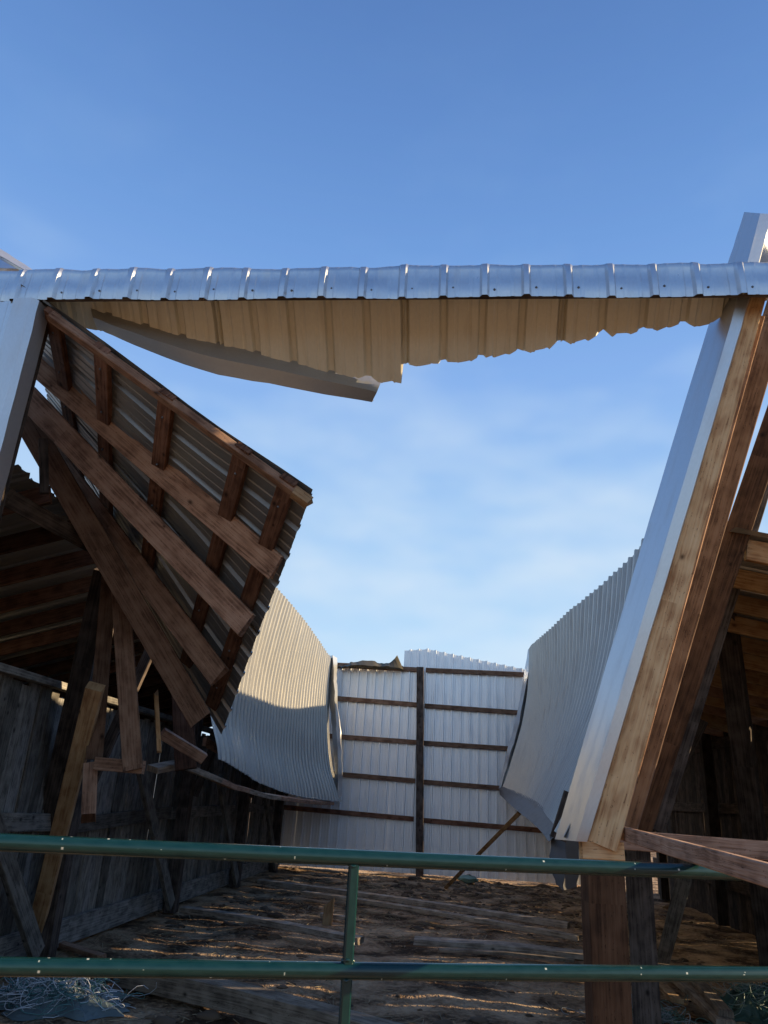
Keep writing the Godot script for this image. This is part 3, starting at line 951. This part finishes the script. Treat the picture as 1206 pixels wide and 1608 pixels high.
var T := {
	"leaning_post": [Vector3(-2.907, 3.063, -5.800), Vector3(-3.732, -0.020, -7.233), 0.170, 0.170, Vector3(0.109, -0.443, 0.890)],
	"hang_a": [Vector3(-2.786, 3.033, -5.600), Vector3(-2.622, 1.555, -5.600), 0.120, 0.040, Vector3(0.417, 0.046, 0.908)],
	"hang_b": [Vector3(-2.575, 2.824, -5.400), Vector3(-2.231, 1.496, -5.400), 0.135, 0.045, Vector3(0.217, 0.056, 0.974)],
	"yellow_brace": [Vector3(-2.572, 2.043, -5.300), Vector3(-3.476, 0.000, -6.899), 0.120, 0.090, Vector3(0.114, -0.643, 0.757)],
	"block": [Vector3(-2.559, 1.522, -5.500), Vector3(-2.194, 1.514, -5.500), 0.090, 0.050, Vector3(-0.000, -0.013, 1.000)],
	"stub": [Vector3(-2.615, 1.495, -5.550), Vector3(-2.561, 1.158, -5.550), 0.100, 0.050, Vector3(0.414, 0.067, 0.908)],
	"splinter": [Vector3(-2.254, 1.655, -5.900), Vector3(-2.351, 2.077, -5.900), 0.035, 0.030, Vector3(0.332, 0.077, 0.940)],
	"bracket": [Vector3(-2.408, 1.809, -6.300), Vector3(-2.116, 1.637, -6.600), 0.090, 0.050, Vector3(0.482, -0.471, 0.739)],
	"dark_stub": [Vector3(-2.524, 2.319, -6.900), Vector3(-2.362, 1.547, -6.900), 0.190, 0.150, Vector3(0.307, 0.065, 0.949)],
	"strap": [Vector3(-2.779, 3.532, -4.300), Vector3(-2.680, 3.138, -4.300), 0.060, 0.030, Vector3(0.438, 0.110, 0.892)],
	"cross_board": [Vector3(-2.968, 3.624, -4.250), Vector3(-2.585, 3.153, -4.500), 0.100, 0.040, Vector3(0.367, -0.186, 0.911)],
	"left_plate": [Vector3(-2.917, 3.092, -4.200), Vector3(-2.722, 3.079, -5.400), 0.120, 0.100, Vector3(0.887, -0.438, 0.149)],
	"fascia": [Vector3(0.669, 1.261, -3.660), Vector3(1.681, 4.259, -3.660), 0.140, 0.040, Vector3(-0.173, 0.058, 0.983)],
	"end_board": [Vector3(0.645, 1.479, -4.300), Vector3(0.566, 1.251, -4.300), 0.085, 0.040, Vector3(-0.127, 0.044, 0.991)],
	"nailer": [Vector3(0.767, 1.278, -3.800), Vector3(1.748, 4.124, -3.800), 0.030, 0.050, Vector3(-0.186, 0.064, 0.980)],
	"rafter_2": [Vector3(0.858, 1.303, -4.150), Vector3(2.084, 4.645, -4.150), 0.140, 0.045, Vector3(-0.186, 0.068, 0.980)],
	"rafter_3": [Vector3(1.061, 1.309, -4.700), Vector3(2.582, 4.988, -4.700), 0.150, 0.050, Vector3(-0.150, 0.062, 0.987)],
	"rafter_4": [Vector3(1.300, 1.311, -5.300), Vector3(2.937, 5.446, -5.300), 0.140, 0.050, Vector3(-0.167, 0.066, 0.984)],
	"post": [Vector3(0.683, 1.223, -3.750), Vector3(0.683, -0.030, -3.750)],
	"cap": [Vector3(0.586, 1.236, -3.700), Vector3(0.766, 1.238, -3.700), 0.075, 0.100, Vector3(-0.001, 0.047, 0.999)],
	"plate": [Vector3(0.774, 1.282, -3.850), Vector3(1.699, 1.263, -4.100), 0.085, 0.045, Vector3(0.261, 0.024, 0.965)],
	"diag": [Vector3(0.783, 1.312, -3.720), Vector3(0.824, 1.267, -2.100), 0.058, 0.030, Vector3(-1.000, 0.012, 0.026)],
	"grey_post": [Vector3(1.369, -0.020, -6.100), Vector3(1.369, 1.372, -6.100), .18, .15, Vector3(-.2,0,1)],
	"dark_post": [Vector3(2.284, 3.034, -6.400), Vector3(2.866, 0.000, -7.838), 0.170, 0.150, Vector3(-0.476, -0.450, 0.756)],
	"dark_diag": [Vector3(2.126, 2.178, -6.800), Vector3(1.525, 1.120, -6.800), 0.130, 0.060, Vector3(-0.183, 0.104, 0.978)],
	"wall_brace": [Vector3(2.124, 1.097, -7.400), Vector3(2.148, 0.020, -8.771), 0.130, 0.060, Vector3(-0.426, -0.715, 0.554)],
	"pole": [Vector3(0.964, 1.320, -11.200), Vector3(-0.036, 0.000, -14.604), 0.060, 0.050, Vector3(-0.657, -0.618, 0.433)],
	"wedge": [Vector3(-1.374, -0.020, -9.614), Vector3(-1.364, 0.240, -9.614)],
	"net_a": Vector3(-2.599, 0.020, -5.618),
	"net_b": Vector3(2.354, 0.020, -6.907),
	"net_c": Vector3(1.405, 0.020, -6.392),
	"bag": Vector3(0.374, 0.000, -15.540),
	"bent": [[Vector3(-3.260, 4.785, -3.750), Vector3(-3.048, 4.664, -3.750), Vector3(-2.696, 4.413, -3.700)], [Vector3(-3.130, 4.605, -3.620), Vector3(-2.927, 4.490, -3.620), Vector3(-2.654, 4.322, -3.600)], [Vector3(-3.194, 4.655, -3.700), Vector3(-2.987, 4.538, -3.700), Vector3(-2.732, 4.384, -3.700)]],
	"bent_scrap": [[Vector3(-3.325, 4.678, -3.900), Vector3(-3.151, 4.719, -3.900), Vector3(-2.907, 4.589, -3.800)], [Vector3(-3.180, 4.485, -3.750), Vector3(-3.009, 4.508, -3.750), Vector3(-2.772, 4.444, -3.700)], [Vector3(-3.285, 4.528, -3.900), Vector3(-3.073, 4.528, -3.850), Vector3(-2.892, 4.455, -3.800)]],
	"top_scrap": [[Vector3(1.839, 4.809, -3.720), Vector3(1.753, 4.586, -3.720), Vector3(1.678, 4.378, -3.720)], [Vector3(1.860, 4.678, -3.640), Vector3(1.784, 4.448, -3.640), Vector3(1.708, 4.287, -3.640)], [Vector3(1.998, 4.796, -3.720), Vector3(1.941, 4.513, -3.720), Vector3(1.899, 4.331, -3.720)], [Vector3(2.105, 4.715, -3.660), Vector3(2.068, 4.460, -3.660), Vector3(2.041, 4.281, -3.660)]]
}
const RAKE_EDGE := [[Vector3(1.769, 4.966, -3.860), Vector3(1.455, 4.079, -3.860), Vector3(0.998, 2.754, -3.860), Vector3(0.496, 1.265, -3.860)], [Vector3(1.738, 4.715, -3.600), Vector3(1.482, 3.932, -3.600), Vector3(1.027, 2.632, -3.600), Vector3(0.550, 1.272, -3.600)], [Vector3(1.803, 4.718, -3.610), Vector3(1.542, 3.930, -3.610), Vector3(1.084, 2.630, -3.610), Vector3(0.598, 1.272, -3.610)], [Vector3(1.817, 4.736, -3.640), Vector3(1.558, 3.943, -3.640), Vector3(1.096, 2.634, -3.640), Vector3(0.605, 1.271, -3.640)]]
const FLOOR := [[Vector3(-2.897, 0.100, -12.615), Vector3(1.447, 0.100, -10.289), 0.110, 0.060, Vector3(0.05, 1, 0.1)], [Vector3(-2.025, 0.090, -11.685), Vector3(1.434, 0.090, -9.446), 0.100, 0.050, Vector3(0.05, 1, 0.1)], [Vector3(-3.011, 0.090, -9.389), Vector3(-0.841, 0.090, -8.276), 0.110, 0.060, Vector3(0.05, 1, 0.1)], [Vector3(-0.314, 0.090, -8.510), Vector3(1.345, 0.090, -8.421), 0.150, 0.050, Vector3(0.05, 1, 0.1)], [Vector3(-2.354, 0.100, -6.155), Vector3(-0.210, 0.100, -5.056), 0.150, 0.140, Vector3(0.05, 1, 0.1)], [Vector3(-3.507, 0.050, -7.326), Vector3(-2.835, 0.050, -6.863), 0.080, 0.040, Vector3(0.05, 1, 0.1)], [Vector3(-1.514, 0.050, -10.076), Vector3(-1.162, 0.050, -9.935), 0.070, 0.040, Vector3(0.05, 1, 0.1)], [Vector3(1.742, 0.120, -7.756), Vector3(1.710, 0.120, -6.610), 0.090, 0.030, Vector3(0.05, 1, 0.1)], [Vector3(2.004, 0.080, -8.192), Vector3(1.927, 0.080, -6.235), 0.130, 0.050, Vector3(0.05, 1, 0.1)], [Vector3(2.085, 0.130, -7.751), Vector3(1.949, 0.130, -6.286), 0.100, 0.040, Vector3(0.05, 1, 0.1)], [Vector3(-0.069, 0.050, -8.342), Vector3(1.212, 0.050, -8.350), 0.050, 0.030, Vector3(0.05, 1, 0.1)]]
const GATE := [Vector3(-1.199, 1.219, -2.100), Vector3(1.068, 1.253, -2.859)]
const GATE_UP := 0.4066

func hanging_timber() -> void:
	loose("leaning_post", T.leaning_post, M.dark[2], "dark reddish post leaning in the left aisle behind the yellow brace", "post")
	loose("hanging_board", T.hang_a, M.brown[3], "narrow brown board hanging left of the wider hanging board", "board", "boards hanging below the torn roof panel", 0.01, 0.02)
	loose("hanging_board", T.hang_b, M.brown[1], "brown board hanging upright just below the lowest rafter", "board", "boards hanging below the torn roof panel", 0.01, 0.02)
	loose("brace", T.yellow_brace, M.tan[1], "yellowish wooden brace leaning from the floor at the left", "brace", "", 0.01, 0.0)
	loose("block", T.block, M.brown[0], "short horizontal block nailed across the hanging boards", "block")
	loose("broken_stub", T.stub, M.brown[2], "short broken stub of wood under the horizontal block", "board", "", 0.0, 0.08)
	loose("splinter", T.splinter, M.tan[0], "thin yellow upright splinter of wood in the dark", "splinter", "", 0.0, 0.06)
	loose("bracket_board", T.bracket, M.brown[2], "short sloping board above the ledger of the left roof", "board")
	loose("broken_post", T.dark_stub, M.red[3], "dark red broken post behind the lowest rafter end", "post")
	loose("strap", T.strap, M.dark[1], "short dark strip of wood hanging against the sky at left", "strip")
	loose("plate_beam", T.left_plate, M.dark[0], "dark sagging beam under the edge of the left side roof", "beam")
	var bt := thing("bent_trim", T.bent[0][0], "bent bright metal trim sticking up at the left end of the gable", "trim")
	flashing(bt, "trim_strip", T.bent, M.trim, M.trim, 1.0, 0.01)
	flashing(bt, "sheet_scrap", T.bent_scrap, M.steel, M.steel, 1.0, 0.02)

func right_frame() -> void:
	var t := get_node("collapsed_roof")
	flashing(t, "rake_trim", RAKE_EDGE, M.trim, M.trim, 1.0, 0.004, 10)
	beam(t, "fascia_board", T.fascia[0], T.fascia[1], T.fascia[2], T.fascia[3], T.fascia[4], M.tan[0], 0.0, 0.01)
	beam(t, "nailer", T.nailer[0], T.nailer[1], T.nailer[2], T.nailer[3], T.nailer[4], M.brown[0])
	var mats := [M.brown[3], M.post[2], M.dark[2]]
	for k in 3:
		var r: Array = T["rafter_%d" % (k + 2)]
		beam(t, "rafter", r[0], r[1], r[2], r[3], r[4], mats[k], 0.01, 0.01)
	var d: Vector3 = (T.fascia[1] - T.fascia[0])
	for k in 6:                                            # nails through the trim into the fascia
		put(t, "nail_head", screw_mesh(), T.fascia[0] + d * (0.03 + 0.17 * k) + Vector3(-0.085, 0, 0.045))
	beam(t, "end_board", T.end_board[0], T.end_board[1], T.end_board[2], T.end_board[3], T.end_board[4], M.dark[0])
	flashing(t, "gable_scrap", T.top_scrap, M.steel, M.steel, 1.0, 0.01)
	var p := thing("support_post", T.post[1], "short brown post under the lower end of the right roof edge", "post")
	beam(p, "shaft", T.post[1], T.post[0], 0.16, 0.16, Vector3(0.05, 0, 1), M.post[0])
	beam(p, "cap_block", T.cap[0], T.cap[1], T.cap[2], 0.1, T.cap[4], M.tan[0])
	loose("plate_board", T.plate, M.brown[2], "brown board running level from the support post to the right", "board", "", 0.0, 0.01)
	loose("slanting_plank", T.diag, M.brown[2], "loose brown plank slanting across the green rail at right", "plank", "", 0.0, 0.01)
	loose("grey_post", T.grey_post, M.dark[2], "dim brown post standing behind the short support post", "post")
	loose("dark_post", T.dark_post, M.dark[1], "tall dark post leaning in the right aisle", "post")
	loose("diagonal_brace", T.dark_diag, M.dark[3], "dark diagonal brace in the right aisle behind the rafters", "brace")
	loose("wall_brace", T.wall_brace, M.grey[0], "slanting grey brace near the floor in the right aisle", "brace", "", 0.03)
	loose("pole", T.pole, M.tan[3], "thin pole leaning from the floor against the right ridge cap", "pole")

func floor_debris() -> void:
	var labels := ["long grey board lying across the floor nearest the back wall", "second long board lying just in front of the back one", "board lying on the floor at left, ending behind the gate upright", "wide pale plank lying flat on the floor right of the gate upright", "heavy squared beam lying slantwise in front at the left", "short board on the floor beside the foot of the leaning post", "very short board scrap on the floor just left of the gate upright", "pointed pale board scrap on the floor behind the lower rail", "grey plank lying slantwise on the floor at lower right", "shorter plank leaning on the slanted grey one at lower right", "thin strip of board lying beside the wide pale plank"]
	var mats := [M.litter[2], M.litter[0], M.litter[2], M.litter[2], M.litter[1], M.brown[0], M.litter[2], M.tan[3], M.litter[1], M.litter[3], M.litter[1]]
	for k in FLOOR.size():
		loose("fallen_beam" if k == 4 else "fallen_board", FLOOR[k], mats[k], labels[k], "beam" if k == 4 else "board", "timber lying on the barn floor", 0.02, 0.03)
	# wedge standing in the bedding
	var wd := beam(self, "wedge", T.wedge[0], T.wedge[1], 0.11, 0.04, Vector3(0, 0, 1), M.tan[3], 0.0, 0.02, 0.9)
	mark(wd, "small pointed wedge of wood standing in the bedding", "wedge")
	heap("netting", T.net_a, 0.55, 0.17, srgb(0.13, 0.17, 0.18), [srgb(0.62, 0.65, 0.70), srgb(0.12, 0.26, 0.26)], 420, "crumpled pale netting heap on the floor at lower left", "netting")
	heap("netting", T.net_b, 0.36, 0.22, srgb(0.03, 0.065, 0.05), [srgb(0.07, 0.16, 0.12), srgb(0.20, 0.26, 0.24)], 120, "dark green netting heap in the lower right corner", "netting")
	tangle("twine", T.net_c, 0.5, 0.12, 150, [srgb(0.25, 0.28, 0.30), srgb(0.06, 0.14, 0.11)], "grey and green twine tangle at the bottom right of the floor", "twine")
	# crumpled green bag at the foot of the pole
	var o: Vector3 = T.bag
	var lines := []
	for i in 7:
		var l := []
		for j in 9:
			var a := TAU * j / 8.0
			var rr := 0.15 * sin(PI * (0.12 + 0.88 * i / 6.0)) * (1.0 + 0.45 * wob.get_noise_2d(i * 2.7, (j % 8) * 2.1))
			l.append(o + Vector3(cos(a) * rr * 1.3, 0.15 * (1.0 - i / 6.0), sin(a) * rr))
		lines.append(l)
	var bg := thing("bag", o, "crumpled pale green bag on the floor by the pole", "bag")
	flashing(bg, "cloth", lines, M.bag, M.bag, -1.0, 0.05, 2)

func tangle(n: String, o: Vector3, wide: float, tall: float, count: int, cols: Array, label: String, cat: String, parent: Node = null) -> void:
	var surfs := []
	for c in cols:
		var m := plain(c, 0.5)
		m.metallic_specular = 0.4
		surfs.append([PackedVector3Array(), PackedVector3Array(), PackedVector2Array(), m])
	for i in count:
		var pts := []
		var cx := rng.randfn(0.0, wide * 0.33)
		var cz := rng.randfn(0.0, wide * 0.22)
		var hh := maxf(0.02, tall * (1.0 - absf(cx) / wide) * rng.randf())
		var r := rng.randf_range(0.03, 0.11)
		var tilt := Basis(Vector3(rng.randf() - 0.5, rng.randf() - 0.5, rng.randf() - 0.5).normalized(), rng.randf_range(0.0, 1.2))
		var st := rng.randf() * TAU
		var turn := rng.randf_range(2.0, 7.0)
		for k in 13:
			var a := st + turn * k / 12.0
			var q := o + Vector3(cx, hh, cz) + tilt * Vector3(cos(a) * r * (1.0 + 0.06 * k), 0.02 * sin(a * 2.0), sin(a) * r)
			q.y = maxf(q.y, ground_height(q.x, q.z) + 0.012)
			pts.append(q)
		var s := i % cols.size()
		surfs[s] = tube_surface(pts, rng.randf_range(0.0015, 0.0032), 4, surfs[s][3], o, surfs[s])
	var mi := put(self if parent == null else parent, n, mesh_of(surfs), o)
	mark(mi, label, cat)

# a crumpled drift of net wrap: a creased sheet with an uneven outline and strands standing off it
func heap(n: String, o: Vector3, wide: float, tall: float, c: Color, strand: Array, count: int, label: String, cat: String) -> void:
	var h := thing(n, o, label, cat)
	var ridge := noise(int(absf(o.x) * 100.0), 1.0, 3)
	var st := SurfaceTool.new()
	st.begin(Mesh.PRIMITIVE_TRIANGLES)
	var na := 56
	var nr := 18
	for i in nr:
		for k in na:
			for q in [[i, k], [i + 1, k + 1], [i + 1, k], [i, k], [i, k + 1], [i + 1, k + 1]]:
				var an: float = TAU * (q[1] % na) / na
				var rim := wide * (0.78 + 0.28 * ridge.get_noise_2d(cos(an) * 1.5, sin(an) * 1.5))
				var f: float = float(q[0]) / nr
				var x := cos(an) * rim * f * 1.25
				var z := sin(an) * rim * f * 0.75
				var fold := 1.0 - absf(ridge.get_noise_2d(x * 5.0, z * 5.0)) * 2.2
				var y := tall * (1.0 - f * f) * (0.35 + 0.65 * maxf(fold, 0.0)) + 0.06 * ridge.get_noise_2d(x * 20.0, z * 20.0) * (1.0 - f)
				st.set_smooth_group(-1 if (i + k) % 3 == 0 else 0)
				st.add_vertex(Vector3(x, maxf(y, 0.0) + ground_height(o.x + x, o.z + z) - o.y + 0.006, z))
	st.generate_normals()
	var mesh := st.commit()
	var m := plain(c, 0.55)
	m.metallic_specular = 0.4
	mesh.surface_set_material(0, m)
	put(h, "net_sheet", mesh, o)
	tangle("strands", o, wide, tall * 1.1, count, strand, "", "", h)

func gate() -> void:
	var a: Vector3 = GATE[0]
	var b: Vector3 = GATE[1]
	var d := (b - a).normalized()
	var p := a - d * 0.55
	var q := b + d * 0.75
	var t := thing("pipe_gate", Vector3(a.x, 0, a.z), "dark green pipe gate across the barn opening", "gate")
	for y in [1.235, 0.945, 0.70, 0.47, 0.24]:
		tube(t, "rail", [Vector3(p.x, y, p.z), Vector3((p.x + q.x) * 0.5, y - 0.004, (p.z + q.z) * 0.5), Vector3(q.x, y, q.z)], 0.0225, 20, M.green)
	for f in [0.0, GATE_UP, 1.0]:
		var m := p.lerp(q, f)
		if f == GATE_UP: m = a.lerp(b, f)
		if f == GATE_UP:
			beam(t, "upright", Vector3(m.x, 0.24, m.z), Vector3(m.x, 1.235, m.z), 0.028, 0.028, Vector3(d.z, 0, -d.x), M.green)
			for y in [1.235, 0.945, 0.70, 0.47]:
				for sgn in ([1.0] if y > 1.2 else [-1.0, 1.0]):
					tube(t, "weld", [Vector3(m.x, y - 0.021 * sgn, m.z) - d * 0.017, Vector3(m.x, y - 0.026 * sgn, m.z + 0.016), Vector3(m.x, y - 0.021 * sgn, m.z) + d * 0.017], 0.005, 6, M.green)
		else:
			tube(t, "end_pipe", [Vector3(m.x, 0.24, m.z), Vector3(m.x, 1.235, m.z)], 0.0238, 16, M.green)
	for f in [0.0, 1.0]:
		var m: Vector3 = p - d * 0.14 if f == 0.0 else q + d * 0.14
		var gp := beam(self, "gate_post", Vector3(m.x, 0, m.z), Vector3(m.x, 1.5, m.z), 0.14, 0.14, Vector3(d.z, 0, -d.x), M.grey[0])
		mark(gp, "grey wooden post at the %s end of the green gate" % ("left" if f == 0.0 else "right"), "post")
		for y in [0.47, 0.945]:
			var e: Vector3 = p if f == 0.0 else q
			tube(t, "hinge", [Vector3(e.x, y, e.z), Vector3(m.x, y, m.z)], 0.012, 8, M.screw)

func green_paint() -> StandardMaterial3D:
	var w := 128
	var h := 1024
	var img := Image.create(w, h, false, Image.FORMAT_RGB8)
	var n := noise(131, 0.05, 3)
	for y in h:
		for x in w:
			var v := n.get_noise_2d(x, y)
			img.set_pixel(x, y, srgb(0.004 + 0.003 * v, 0.027 + 0.007 * v, 0.029 + 0.007 * v))
	var r := RandomNumberGenerator.new()
	r.seed = 77
	for i in 42:                                            # chips and scuffs in the paint
		var px := r.randi_range(0, w - 6)
		var py := r.randi_range(0, h - 4)
		img.fill_rect(Rect2i(px, py, r.randi_range(2, 7), r.randi_range(1, 2)), srgb(0.45, 0.45, 0.42))
	var m := StandardMaterial3D.new()
	m.albedo_texture = ImageTexture.create_from_image(img)
	m.roughness = 0.22
	m.metallic_specular = 0.5
	m.uv1_scale = Vector3(6.7, 0.3, 1.0)
	return m
